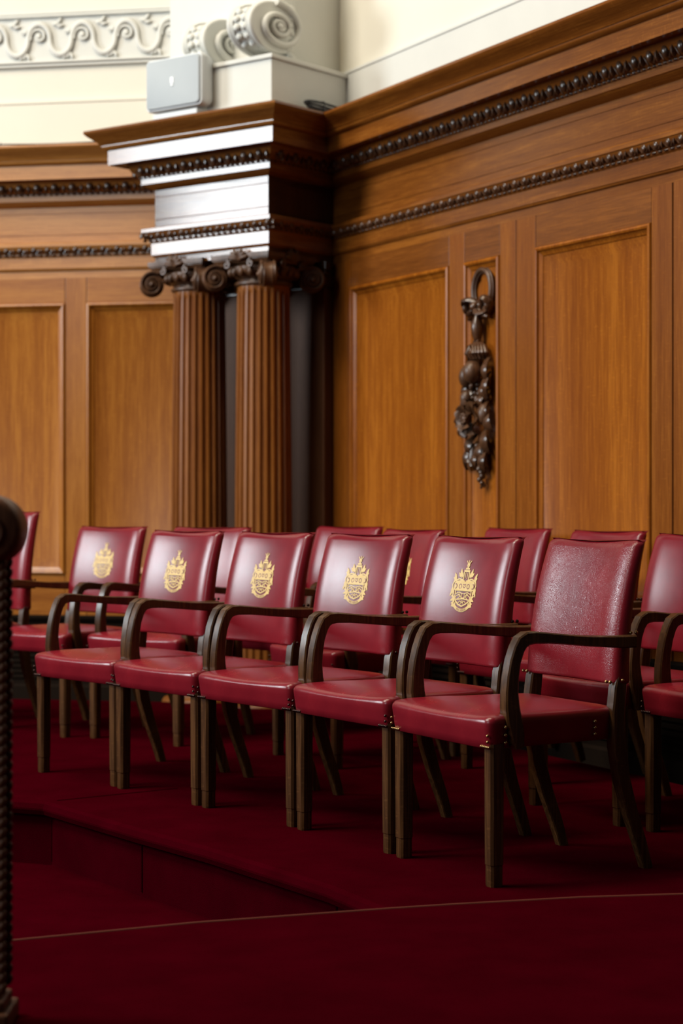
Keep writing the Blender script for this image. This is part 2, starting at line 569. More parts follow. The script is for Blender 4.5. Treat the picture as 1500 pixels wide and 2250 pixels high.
ZB, ZT, ZJ = 0.66, 1.998, 2.1225
xe = local(frame(L0, LT, 0, 1), PK).x
wl = wall_base('wall_left', FL_, -3.4, xe, 'oak panelled wall left of the columns')
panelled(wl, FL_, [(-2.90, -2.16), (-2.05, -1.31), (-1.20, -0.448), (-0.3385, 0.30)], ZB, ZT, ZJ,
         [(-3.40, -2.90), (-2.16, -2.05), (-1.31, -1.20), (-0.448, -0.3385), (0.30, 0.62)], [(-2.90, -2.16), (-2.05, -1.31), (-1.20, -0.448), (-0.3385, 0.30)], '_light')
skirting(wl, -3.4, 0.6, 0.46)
xs = local(frame(R0, RT, 0, 1), PK).x
wr = wall_base('wall_right', FR_, xs, 6.2, 'oak panelled wall right of the columns')
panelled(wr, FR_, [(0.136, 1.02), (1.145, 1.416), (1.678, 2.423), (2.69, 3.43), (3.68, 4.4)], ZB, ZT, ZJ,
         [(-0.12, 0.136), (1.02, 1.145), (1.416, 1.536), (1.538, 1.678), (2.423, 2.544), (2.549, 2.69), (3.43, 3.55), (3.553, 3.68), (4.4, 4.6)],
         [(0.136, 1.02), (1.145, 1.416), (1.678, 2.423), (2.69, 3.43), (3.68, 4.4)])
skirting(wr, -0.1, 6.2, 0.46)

# pier body behind the columns
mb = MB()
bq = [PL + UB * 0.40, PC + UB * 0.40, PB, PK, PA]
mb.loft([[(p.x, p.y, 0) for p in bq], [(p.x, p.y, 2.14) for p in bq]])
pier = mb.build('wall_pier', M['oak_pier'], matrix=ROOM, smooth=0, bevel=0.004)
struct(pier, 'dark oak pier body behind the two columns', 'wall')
mb = MB()
for (z0, z1, pr) in ((2.085, 2.125, 0.035), (2.06, 2.085, 0.02), (2.0, 2.015, 0.012)):
    q = [PL + UB * (0.40 - pr) + UL * pr, PC + UB * (0.40 - pr) - UL * pr, PB - UL * pr * 0 + UB * 0.02, PA + UB * 0.02]
    mb.loft([[(p.x, p.y, z0) for p in q], [(p.x, p.y, z1) for p in q]])
mb.build('neck_moulding', M['carved'], pier, smooth=0, bevel=0.004)

# ------------------------------------------------------------------ plaster above the cornice
mb = MB().box((-3.4, 0.02, 2.70), (xe, 0.14, 4.6))
ul = struct(mb.build('wall_left', M['cream'], matrix=FL_, smooth=0), 'cream plaster wall above the left cornice', 'wall')
mb = MB().box((-3.4, 0.0, 2.70), (xe, 0.02, 2.985)).box((-3.4, -0.004, 2.985), (xe, 0.02, 3.0))
mb.build('plaster_band', M['cream'], ul, smooth=0, bevel=0.003)
mb = MB().box((xs, 0.02, 2.70), (6.2, 0.14, 5.6))
ur = struct(mb.build('wall_right', M['cream'], matrix=FR_, smooth=0), 'cream plaster wall above the right cornice', 'wall')
mb = MB().box((xs, 0.0, 2.70), (6.2, 0.02, 2.975)).box((xs, -0.004, 2.975), (6.2, 0.02, 2.99))
mb.build('plaster_band', M['white'], ur, smooth=0, bevel=0.003)
# white pedestal block on the pier and the plaster pilaster rising from it
o1, o2 = 0.12, 0.05
mb = MB()
q = [PC - UB * o1 + UL * 0.26, PC - UB * o1 - UL * o1, PB - UL * o1 + UB * 0.05, PB + UL * 0.26 + UB * 0.05]
qb = [PL + UB * 0.0 + UL * 0.02, PC + UL * 0.2, PB + UL * 0.2, PA + UL * 0.02]
mb.loft([[(p.x, p.y, 2.72) for p in qb], [(p.x, p.y, 2.972) for p in qb]])
mb.loft([[(p.x, p.y, 2.72) for p in q], [(p.x, p.y, 2.955) for p in q]])
q2 = [PC - UB * (o1 + .012) + UL * 0.272, PC - UB * (o1 + .012) - UL * (o1 + .012), PB - UL * (o1 + .012) + UB * 0.05, PB + UL * 0.272 + UB * 0.05]
mb.loft([[(p.x, p.y, 2.955) for p in q2], [(p.x, p.y, 2.975) for p in q2]])
trim_no += 1
ped = struct(mb.build('trim_%d' % trim_no, M['white'], matrix=ROOM, smooth=0, bevel=0.004), 'white plaster pedestal block on top of the pier', 'trim')
mb = MB()
q = [PL + UL * 0.02, PC - UL * 0.03, PB - UL * 0.06 + UB * 0.05, PA]
q = [PL + UB * 0.10, PC + UB * 0.10 - UL * 0.03, PB - UL * 0.03 + UB * 0.05, PA]
mb.loft([[(p.x, p.y, 2.97) for p in q], [(p.x, p.y, 4.6) for p in q]])
trim_no += 1
struct(mb.build('trim_%d' % trim_no, M['white'], matrix=ROOM, smooth=0, bevel=0.004), 'white plaster pilaster above the pier', 'trim')


def spiral(turns, r0, r1, n, start=0.0, sgn=1):
    out = []
    for k in range(n + 1):
        f = k / n
        a = start + sgn * 2 * PI * turns * f
        r = r0 * (r1 / r0) ** f
        out.append((r * math.cos(a), r * math.sin(a)))
    return out


# two scrolled plaster consoles on the block
def console(x0, yo, label):
    """x0: left edge along the pier front (pier frame), scroll faces on both ends"""
    w = 0.145
    t = empty('scroll_console', FP @ up(x0, yo, 2.996))
    sy, rz = 0.185, 0.118
    cy, cz = 0.0, rz + 0.002
    mb = MB()
    prof = [(cy + sy * math.cos(a), cz + rz * math.sin(a)) for a in [2 * PI * k / 40 for k in range(40)]]
    rings = []
    for x, s in ((0, 0.93), (0.006, 0.97), (0.02, 0.97), (0.03, 0.9), (w / 2, 0.86), (w - 0.03, 0.9), (w - 0.02, 0.97), (w - 0.006, 0.97), (w, 0.93)):
        rings.append([(x, cy + (p - cy) * s, cz + (z - cz) * s) for p, z in prof])
    mb.loft(rings)
    # upper body running back up to the wall
    mb.box((0.012, cy + 0.02, cz + 0.04), (w - 0.012, 0.14, cz + 0.40))
    mb.build('body', M['white'], t, smooth=40, bevel=0.004)
    for side, x in ((1, w),):
        mb = MB()
        sp = spiral(2.6, 1.0, 0.14, 90, R(95), -1)
        pts = [(x + 0.006 + 0.012 * k / 90, cy + sy * 0.93 * a, cz + rz * 0.93 * b) for k, (a, b) in enumerate(sp)]
        mb.tube(pts, [0.0165 * (1 - 0.55 * k / 90) for k in range(91)], 8, up=(1, 0, 0), flat=1.2)
        mb.ball((x + 0.012, cy, cz), (0.02, 0.026, 0.018), 12, 8)
        mb.build('volute', M['white'], t, smooth=60)
    # acanthus leaf down the front of the cushion
    mb = MB()
    for k in range(5):
        a = R(150 + k * 20)
        for s in (-1, 1):
            c = (w / 2 + s * 0.022, cy + sy * 0.9 * math.cos(a), cz + rz * 0.9 * math.sin(a))
            mb.ball(c, (0.018, 0.012, 0.016), 8, 6)
    for xx in (0.022, 0.032, w - 0.032, w - 0.022):
        mb.tube([(xx, cy + sy * 0.93 * math.cos(R(a)), cz + rz * 0.93 * math.sin(R(a))) for a in range(95, 275, 12)], 0.005, 6, up=(1, 0, 0))
    mb.build('acanthus', M['white'], t, smooth=60)
    # leaf spray behind the scroll
    mb = MB()
    for k in range(7):
        c = (w - 0.004, 0.10 + 0.014 * math.sin(k * 2.1), cz + 0.10 - k * 0.035)
        mb.ball(c, (0.012, 0.035, 0.018), 8, 6, Matrix.Rotation(R(30 * math.sin(k * 1.7)), 3, 'X'))
    mb.build('leaf_spray', M['white'], t, smooth=60)
    return tag(t, label, 'bracket', 'plaster scroll brackets above the pier')


console(0.612, -0.02, 'white plaster scroll bracket at the corner, its whole spiral in view')
console(0.232, 0.10, 'white plaster scroll bracket whose spiral is half hidden by its neighbour')

# relief frieze panel on the upper left wall
t = empty('relief_frieze', FL_ @ up(-0.655, 0.012, 3.305))
mb = MB()
W2, H2 = 0.86, 0.135
for (a, b, d) in ((0.0, 0.012, 0.012), (0.016, 0.028, 0.02)):
    x0, x1, z0, z1 = -W2 + a, W2 - a, -H2 + a, H2 - a
    th = b - a
    mb.box((x0, -d, z1 - th), (x1, 0, z1)).box((x0, -d, z0), (x1, 0, z0 + th)).box((x0, -d, z0 + th), (x0 + th, 0, z1 - th)).box((x1 - th, -d, z0 + th), (x1, 0, z1 - th))
mb.build('border', M['white'], t, smooth=0, bevel=0.003)
mb = MB().box((-W2 + 0.028, -0.004, -H2 + 0.028), (W2 - 0.028, 0.0, H2 - 0.028))
mb.build('ground', M['white'], t, smooth=0)
mb = MB()
PER = 0.224
for k in range(7):
    xc = W2 - 0.03 - 0.10 - k * PER
    s = 1
    # main wave
    pts = []
    for j in range(29):
        a = R(180 - 180 * j / 14) if j <= 14 else R(180 + 180 * (j - 14) / 14)
        cx_ = xc + 0.015 + (0 if j <= 14 else PER / 2)
        pts.append((min(cx_ + PER / 4 * math.cos(a), W2 - 0.04), -0.012, -0.004 + 0.076 * math.sin(a)))
    mb.tube(pts, [0.012 + 0.004 * abs(math.sin(PI * j / 14)) for j in range(29)], 8, up=(0, 1, 0), flat=0.9)
    # inner spiral with bud
    sp = spiral(1.35, 0.046, 0.012, 36, R(200), -1)
    mb.tube([(xc + 0.015 + a, -0.013, 0.012 + b) for a, b in sp], 0.0075, 7, up=(0, 1, 0))
    mb.ball((xc + 0.015, -0.013, 0.012), (0.014, 0.012, 0.014), 8, 6)
    mb.tube([(xc - 0.075, -0.011, 0.03), (xc - 0.05, -0.013, 0.04), (xc - 0.02, -0.013, 0.062)], 0.006, 6, up=(0, 1, 0))
    for (dx, dz, an) in ((-0.055, 0.035, 40), (-0.045, 0.005, 100), (-0.056, -0.082, 60), (-0.04, -0.090, 110), (-0.074, -0.090, 30), (0.10, 0.070, -20), (-0.10, 0.062, 10), (-0.105, 0.085, 60)):
        mb.ball((xc + dx, -0.010, dz), (0.020, 0.010, 0.009), 8, 6, Matrix.Rotation(R(-an), 3, 'Y'))
mb.build('scrollwork', M['white'], t, smooth=60)
tag(t, 'white plaster frieze panel of running leaf scrolls on the upper left wall', 'relief')

# ------------------------------------------------------------------ columns
Zc = 1.0


def fluted(rad, z0, z1, n=24):
    mb = MB()
    rings = []
    spec = []
    zs = [z0, z0 + 0.02, z0 + 0.035, z0 + 0.05] + [z0 + 0.05 + (z1 - z0 - 0.10) * k / 6 for k in range(1, 7)] + [z1 - 0.035, z1 - 0.02, z1]
    for z in zs:
        f = (z - z0) / (z1 - z0)
        r = rad * (1.0 - 0.10 * f ** 1.8)
        dep = 1.0
        if z < z0 + 0.03 or z > z1 - 0.03: dep = 0.0
        elif z < z0 + 0.045 or z > z1 - 0.04: dep = 0.75
        ring = []
        for k in range(n):
            for (q, d) in ((0.0, 0), (0.22, 0), (0.27, 0.35), (0.40, 0.85), (0.61, 1.0), (0.82, 0.85), (0.95, 0.35)):
                a = 2 * PI * (k + q) / n
                rr = r - d * dep * 0.0125
                ring.append((rr * math.cos(a), rr * math.sin(a), z))
        rings.append(ring)
    mb.loft(rings)
    return mb


def volute_bm(mb, ang, dist, zc, r=0.058):
    """angular scroll, plane through the axis and the diagonal"""
    e = Vector((math.cos(ang), math.sin(ang), 0))
    s = Vector((-math.sin(ang), math.cos(ang), 0))
    c = e * dist + Vector((0, 0, zc))
    th = 0.024

    def P(a, b, w): return c + e * a + Vector((0, 0, b)) + s * w
    n = 28
    rings = []
    for w, k in ((-th, 0.80), (-th * 0.8, 0.86), (-th * 0.55, 0.84), (0, 0.80), (th * 0.55, 0.84), (th * 0.8, 0.86), (th, 0.80)):
        rings.append([P(r * k * math.cos(2 * PI * j / n), r * k * math.sin(2 * PI * j / n), w) for j in range(n)])
    mb.loft(rings)
    for sd in (-1, 1):
        sp = spiral(2.5, r * 0.90, r * 0.2, 64, R(120), -1)
        pts = [P(a, b, sd * (th + 0.004 + 0.012 * k / 64)) for k, (a, b) in enumerate(sp)]
        mb.tube(pts, [0.0068 * (1 - 0.45 * k / 64) for k in range(65)], 7, up=s)
        cc = P(0, 0, sd * (th + 0.014))
        mb.ball(cc, 0.0125, 10, 7)
        # stalk from the scroll back to the middle of the side
        pts = [P(-r * 0.35, r * 0.86, sd * th * 0.9), P(-0.06, r * 0.75, sd * th), P(-0.095, r * 0.52, sd * (th + 0.02)), P(-0.12, r * 0.35, sd * (th + 0.05))]
        mb.tube(pts, [0.011, 0.011, 0.010, 0.006], 7)
    mb.tube([P(-0.13, 0.035, 0), P(-0.06, r * 0.80, 0), P(-0.005, r * 0.82, 0)], [0.03, 0.022, 0.018], 8)


def column(pos, label):
    fm = Matrix.Translation((pos.x * U, pos.y * U, 1 - U)) @ Matrix.Rotation(-PHI, 4, 'Z')
    t = empty('fluted_column', fm)
    mb = MB()
    mb.box((-0.175, -0.175, 0), (0.175, 0.175, 0.06))
    mb.lathe([(0.165, 0.06), (0.175, 0.075), (0.175, 0.09), (0.165, 0.105), (0.150, 0.11), (0.145, 0.125), (0.15, 0.135), (0.158, 0.145), (0.158, 0.155), (0.15, 0.165), (0.14, 0.17), (0.134, 0.19)], 40)
    mb.build('base', M['oak_column'], t, smooth=40)
    fluted(0.1335, 0.19, Zc + 1.003).build('shaft', M['oak_column'], t, smooth=35)
    cap = MB()
    cap.lathe([(0.121, 1.995), (0.131, 2.000), (0.133, 2.006), (0.131, 2.012), (0.122, 2.016), (0.120, 2.022), (0.128, 2.028), (0.150, 2.045), (0.160, 2.062), (0.158, 2.078), (0.145, 2.088), (0.13, 2.10)], 48)
    # abacus with hollowed sides
    out = []
    for q in range(4):
        a0 = R(45 + 90 * q)
        for j in range(9):
            f = j / 9
            a = a0 + R(90) * f
            # corner radius .215, side middle .165
            rr = 0.165 + 0.05 * abs(2 * f - 1) ** 1.6
            if j == 0:
                rr = 0.232
            k = 1.0 / max(abs(math.cos(a)), abs(math.sin(a)))
            out.append((rr * math.cos(a), rr * math.sin(a)))
    rings = [[(x * s, y * s, z) for x, y in out] for z, s in ((2.092, 0.93), (2.100, 0.97), (2.106, 1.0), (2.110, 1.0), (2.112, 1.03), (2.128, 1.04), (2.134, 1.04))]
    cap.loft(rings)
    # eggs on the echinus
    capo = cap.build('capital', M['capital'], t, smooth=40)
    eg = MB()
    for k in range(20):
        a = 2 * PI * k / 20
        eg.ball((0.152 * math.cos(a), 0.152 * math.sin(a), 2.056), (0.017, 0.017, 0.024), 8, 6)
    eg.build('egg_band', M['capital'], capo, smooth=60)
    for q in range(4):
        vb = MB()
        volute_bm(vb, R(45 + 90 * q), 0.222, 2.030, 0.066)
        vb.build('volute', M['capital'], capo, smooth=50)
        sh = MB()
        a = R(90 * q)
        c = Vector((0.172 * math.cos(a), 0.172 * math.sin(a), 2.105))
        e = Vector((-math.sin(a), math.cos(a), 0))
        o_ = Vector((math.cos(a), math.sin(a), 0))
        for j in range(7):
            b = R(-75 + 25 * j)
            d = e * math.sin(b) + Vector((0, 0, 1)) * math.cos(b)
            sh.tube([c + o_ * 0.0, c + d * 0.03 + o_ * 0.012, c + d * 0.052 + o_ * 0.006], [0.006, 0.009, 0.007], 7)
        for s in (-1, 1):
            sp = spiral(1.3, 0.020, 0.006, 20, R(90), s)
            sh.tube([c + e * (s * 0.07 + x) + Vector((0, 0, z - 0.02)) + o_ * 0.0 for x, z in sp], 0.006, 6, up=o_)
        sh.build('shell', M['capital'], capo, smooth=50)
    return tag(t, label, 'column', 'fluted oak columns of the pier')


column(PC + UL * 0.155 + UB * 0.15, 'fluted oak column under the right corner of the pier, in front of the dark recess')
column(PC + UL * 0.548 + UB * 0.15, 'fluted oak column left of its twin, beside the left wall panels')

# ------------------------------------------------------------------ carved drop on the right wall
t = empty('carved_garland', FR_ @ up(1.252, 0.030, 1.09))
YO = -0.004


def gp(u, z, p=0.0):
    return (u, YO - p, z)


# ring: z centre ~1.87 world
def part(mb, name, mat='carved', smooth=60):
    return mb.build(name, M[mat], t, smooth=smooth)


zc = 1.875 - 1.09
mb = MB()
for rr, th, pp in ((0.070, 0.012, 0.012), (0.080, 0.006, 0.008), (0.060, 0.006, 0.008)):
    mb.tube([gp(0.01 + rr * 0.98 * math.cos(2 * PI * k / 40), zc + (rr + 0.004) * 1.12 * math.sin(2 * PI * k / 40), pp) for k in range(40)], th, 8, True, up=(0, 1, 0))
part(mb, 'ring', 'capital')
mb = MB()
zb = 0.706
for s in (-1, 1):
    loop = []
    for k in range(17):
        a = 2 * PI * k / 16
        loop.append(gp(s * (0.050 + 0.038 * math.cos(a)), zb + 0.012 + 0.030 * math.sin(a) + 0.01 * math.cos(a), 0.03 + 0.014 * math.sin(2 * a)))
    mb.tube(loop, 0.012, 7, flat=1.6, up=(0, 1, 0.2))
    mb.tube([gp(0, zb + 0.01, 0.035), gp(s * 0.03, zb - 0.02, 0.03), gp(s * 0.075, zb - 0.035, 0.025)], [0.012, 0.014, 0.008], 7)
    mb.ball(gp(s * 0.085, zb + 0.01, 0.03), (0.014, 0.02, 0.024), 8, 6)
mb.ball(gp(0, zb + 0.01, 0.045), (0.022, 0.02, 0.02), 10, 7)
part(mb, 'bow')
mb = MB()
zd = zb - 0.035
for (z0, r) in ((0, 0.014),):
    prof = [(0.012, 0.012), (0.016, 0), (0.023, -0.02), (0.026, -0.04), (0.022, -0.066), (0.016, -0.088), (0.014, -0.092)]
    mb.loft([[gp(r_ * math.cos(a), zd + z_, 0.03 + r_ * math.sin(a)) for a in [2 * PI * j / 12 for j in range(12)]] for r_, z_ in prof])
mb.tube([gp(-0.02, zd - 0.095, 0.03), gp(0.02, zd - 0.095, 0.03)], 0.010, 8)
part(mb, 'pendant')
mb = MB()
zt = zd - 0.100
for j in range(11):
    a = R(-80 + 16 * j)
    x, p = 0.062 * math.sin(a), 0.045 * math.cos(a)
    mb.tube([gp(x * 0.25, zt, 0.02 + p * 0.3), gp(x * 0.8, zt - 0.018, 0.02 + p * 0.85), gp(x * 1.05, zt - 0.045, 0.02 + p), gp(x * 0.95, zt - 0.068, 0.02 + p * 0.85)], [0.006, 0.010, 0.011, 0.006], 7)
part(mb, 'tassel')
zf = 0.512
fruits = [(-0.055, zf - 0.075, 0.045, 0.045, 0.058), (0.022, zf - 0.062, 0.068, 0.050, 0.056)]
for (u, z, p, r, rz) in fruits:
    mb = MB()
    mb.ball(gp(u, z, p), (r * 0.82, r * 0.75, rz * 0.82), 16, 10, Matrix.Rotation(R(12 if u < 0 else -8), 3, 'Y'))
    mb.ball(gp(u, z - rz * 0.98, p), 0.008, 6, 5)
    part(mb, 'fruit', 'capital')


def leaf(mb, u, z, p, ln, w, ang, tilt=0.0):
    """pointed, ribbed leaf"""
    n = 8
    d = Vector((math.sin(ang), 0, math.cos(ang)))
    s = Vector((math.cos(ang), 0, -math.sin(ang)))
    rings = []
    for k in range(n + 1):
        f = k / n
        wd = w * math.sin(PI * min(0.97, f * 0.92 + 0.06)) * (1 + 0.12 * (k % 2))
        c = Vector(gp(u, z, p + 0.030 * math.sin(PI * f) + tilt * f)) + d * (ln * f)
        rings.append([c - s * wd + Vector((0, 0.004, 0)), c + Vector((0, -0.006, 0)), c + s * wd + Vector((0, 0.004, 0)), c + Vector((0, 0.010, 0))])
    mb.loft(rings)


rnd = random.Random(3)
mb = MB()
for (u, z, ln, w, an) in ((-0.03, zf + 0.005, 0.07, 0.018, 205), (0.065, zf + 0.00, 0.11, 0.022, 170), (0.075, zf - 0.06, 0.11, 0.022, 178), (0.0, zf + 0.005, 0.07, 0.018, 185),
                          (0.03, zf - 0.10, 0.09, 0.020, 150), (-0.03, zf - 0.115, 0.08, 0.020, 210), (0.055, zf - 0.13, 0.09, 0.018, 190), (0.06, zf - 0.17, 0.10, 0.022, 165)):
    leaf(mb, u, z, 0.012, ln, w, R(an), 0.02)
for k in range(30):
    mb.ball(gp(rnd.uniform(-0.042, 0.05), zf - rnd.uniform(0.095, 0.185), rnd.uniform(0.015, 0.045)), rnd.uniform(0.010, 0.015), 8, 6)
part(mb, 'fruit_cluster')
zr = 0.262
mb = MB()
for ring_, (nn, rr, ln, pp) in enumerate(((7, 0.018, 0.062, 0.040), (6, 0.012, 0.044, 0.060))):
    for k in range(nn):
        a = 2 * PI * k / nn + ring_ * 0.4
        c0 = Vector((-0.015 + rr * math.cos(a), 0, zr + rr * math.sin(a)))
        d = Vector((math.cos(a), 0, math.sin(a)))
        s = Vector((-math.sin(a), 0, math.cos(a)))
        rings = []
        for j in range(6):
            f = j / 5
            wd = ln * 0.55 * math.sin(PI * (0.2 + 0.68 * f))
            dep = pp + 0.028 * math.sin(PI * f * 0.6)
            c = c0 + d * (ln * f) + Vector((0, YO - dep, 0))
            rings.append([c - s * wd + Vector((0, -0.012, 0)), c, c + s * wd + Vector((0, -0.012, 0)), c + Vector((0, 0.008, 0))])
        mb.loft(rings)
mb.ball(gp(-0.015, zr, 0.072), (0.024, 0.022, 0.024), 12, 8)
for k in range(9):
    a = 2 * PI * k / 9
    mb.ball(gp(-0.015 + 0.018 * math.cos(a), zr + 0.018 * math.sin(a), 0.088), 0.007, 6, 5)
part(mb, 'flower', 'capital')
lv = ((-0.06, zr + 0.08, 0.075, 0.022, -25), (-0.08, zr + 0.03, 0.07, 0.018, -75), (-0.07, zr - 0.02, 0.08, 0.02, 235), (0.07, zr + 0.03, 0.10, 0.026, 150), (0.05, zr - 0.03, 0.12, 0.028, 160),
                          (-0.03, zr - 0.06, 0.10, 0.024, 200), (0.02, zr - 0.08, 0.11, 0.026, 170), (-0.05, zr - 0.10, 0.11, 0.02, 195), (0.05, zr - 0.12, 0.10, 0.024, 175), (0.0, zr - 0.12, 0.09, 0.022, 185))
for sel in (lv[:2], lv[2:]):
    mb = MB()
    for (u, z, ln, w, an) in sel:
        leaf(mb, u, z, 0.014, ln, w, R(an), 0.018)
    part(mb, 'leaf_spray')
part(MB().ball(gp(-0.055, zr + 0.085, 0.05), (0.03, 0.025, 0.034), 10, 7), 'bud', 'capital')
part(MB().ball(gp(0.065, zr + 0.015, 0.04), (0.032, 0.026, 0.044), 10, 7), 'bud', 'capital')
mb = MB()
for (u, z) in ((-0.055, zr - 0.115), (-0.03, zr - 0.13), (0.045, zr - 0.135)):
    mb.loft([[gp(u + r_ * math.cos(a), z + dz, 0.03 + r_ * math.sin(a)) for a in [2 * PI * j / 10 for j in range(10)]] for r_, dz in ((0.008, 0.03), (0.017, 0.0), (0.020, -0.03), (0.022, -0.055), (0.026, -0.062), (0.012, -0.05))])
for k in range(10):
    mb.ball(gp(0.02 + 0.025 * math.cos(k * 2.4), zr - 0.10 - 0.009 * k, 0.03), 0.014, 8, 6)
part(mb, 'bell_flowers')
mb = MB()
zz = 0.085
for k in range(7):
    f = k / 6
    r_ = 0.020 * (1 - 0.45 * f)
    mb.ball(gp(0.022 + 0.012 * math.sin(k * 2.2), zz - 0.014 * k, 0.024), (r_ * 0.95, r_, r_), 8, 6)
mb.tube([gp(0.02, zz - 0.08, 0.02), gp(0.035, zz - 0.098, 0.02), gp(0.048, zz - 0.092, 0.02)], 0.006, 6)
mb.tube([gp(0.025, zz - 0.08, 0.02), gp(0.012, zz - 0.105, 0.02)], 0.006, 6)
part(mb, 'tail')
tag(t, 'dark carved wooden garland of ribbon, fruit and flowers hanging in the narrow panel', 'carving')


# ------------------------------------------------------------------ loudspeaker and cables on the cornices
spk = empty('loudspeaker', FP @ up(0.318, -0.215, 2.742))
mb = MB()
fw, bw, hh, dp = 0.172, 0.12, 0.118, 0.125


def rr_ring(hw, hh_, y, zc, r=0.03, n=5, bow=0.0):
    out = []
    for (sx, sz, a0) in ((1, 1, 0), (-1, 1, 90), (-1, -1, 180), (1, -1, 270)):
        for k in range(n):
            a = R(a0 + 90 * k / (n - 1))
            out.append((sx * (hw - r) + r * math.cos(a), y, zc + sz * (hh_ - r) + r * math.sin(a)))
    return out


zc_ = 0.155
mb.loft([rr_ring(fw - 0.004, hh - 0.004, 0.0, zc_, 0.02), rr_ring(fw, hh, 0.012, zc_, 0.022), rr_ring(fw, hh, 0.035, zc_, 0.026), rr_ring(fw * 0.93, hh * 0.97, 0.08, zc_, 0.035), rr_ring(bw, hh * 0.9, dp - 0.02, zc_, 0.045), rr_ring(bw * 0.85, hh * 0.8, dp, zc_, 0.045)])
mb.build('cabinet', M['speaker'], spk, smooth=50)
mb = MB()
rings = []
for y, s in ((0.004, 1.0), (-0.006, 0.985), (-0.010, 0.96)):
    rings.append(rr_ring((fw - 0.008) * s, (hh - 0.008) * s, y, zc_, 0.018))
mb.loft(rings)
mb.build('grille', M['grille'], spk, smooth=40)
mb = MB().box((-0.010, -0.013, zc_ - 0.004), (0.008, -0.008, zc_ + 0.022)).box((-0.007, -0.0135, zc_ - 0.016), (0.005, -0.008, zc_ - 0.008))
mb.build('badge', M['plate'], spk, smooth=0)
mb = MB()
mb.box((-0.135, 0.01, 0.0), (0.13, 0.10, 0.030)).box((-0.02, 0.05, 0.02), (0.02, 0.12, 0.06))
mb.build('bracket', M['speaker'], spk, smooth=0, bevel=0.008)
mb = MB()
mb.tube([(0.10, 0.12, 0.12), (0.17, 0.11, 0.07), (0.165, 0.10, 0.02), (0.19, 0.085, 0.006)], 0.004, 6)
mb.build('lead', M['cable'], spk)
tag(spk, 'white wall loudspeaker with pale grey grille standing on the pier cornice', 'speaker')

mb = MB()
cq = PC - UL * 0.180 + UB * 0.25
eb, el = Vector((UB.x, UB.y, 0)), Vector((-UL.x, -UL.y, 0))
for k in range(4):
    pts = []
    for j in range(30):
        a = 2 * PI * j / 29
        c = Vector((cq.x, cq.y, 2.750 + 0.011 * k))
        pts.append(c + eb * (0.17 + 0.014 * k) * math.cos(a) + el * (0.040 - 0.004 * k) * math.sin(a) + Vector((0, 0, 0.006 * math.sin(2 * a + k))))
    mb.tube(pts, 0.0055, 6)
for k in (-0.12, 0.02, 0.13):
    p = Vector((cq.x, cq.y, 0)) + eb * k + el * 0.035
    mb.tube([p + Vector((0, 0, 2.743)), p + Vector((0, 0, 2.792)), p - el * 0.03 + Vector((0, 0, 2.796))], 0.003, 5)
cb = mb.build('cable_coil', M['cable'], None, matrix=ROOM, smooth=60)
tag(cb, 'loose black cables coiled on the cornice in the corner beside the pedestal block', 'cable')
mb = MB()
mb.tube([(Vector((x, -0.14 + 0.01 * math.sin(x * 9), 2.762 + 0.003 * math.sin(x * 5)))) for x in [-1.9 + 0.08 * k for k in range(24)]], 0.004, 6)
mb.tube([(-0.72, -0.17, 2.744), (-0.72, -0.165, 2.768)], 0.002, 5)
cb = mb.build('thin_cable', M['cable'], None, matrix=FL_, smooth=60)
tag(cb, 'thin dark cable lying along the top of the left wall cornice', 'cable')


# ------------------------------------------------------------------ chairs
SC = 1.0
def rect_loft(mb, path, wx, wt, xc):
    """sweep of a rounded rectangular section along a path in the y-z plane"""
    n = len(path)
    rings = []
    for i, (y, z) in enumerate(path):
        a = Vector((path[max(i - 1, 0)][0], path[max(i - 1, 0)][1]))
        b = Vector((path[min(i + 1, n - 1)][0], path[min(i + 1, n - 1)][1]))
        d = (b - a).normalized()
        nn = Vector((-d.y, d.x))
        w = wx[i] / 2
        h = wt[i] / 2
        c = 0.22
        xx = xc[i] if isinstance(xc, (list, tuple)) else xc
        sec = [(-1, -1 + c), (-1, 1 - c), (-1 + c, 1), (1 - c, 1), (1, 1 - c), (1, -1 + c), (1 - c, -1), (-1 + c, -1)]
        rings.append([(xx + u * w, y + nn.x * v * h, z + nn.y * v * h) for u, v in sec])
    return mb.loft(rings)


HB0, HB1 = 0.512, 0.906


def smoothstep(f):
    f = min(1, max(0, f))
    return f * f * (3 - 2 * f)


def pad_y(x, z, top):
    """front surface of the backrest"""
    f = min(1.0, max(0.0, (z - HB0) / (top - HB0)))
    y = 0.416 + 0.008 * f + 0.068 * f * f
    u = min(1.0, abs(x) / 0.222)
    return y - 0.020 * u * u + 0.010


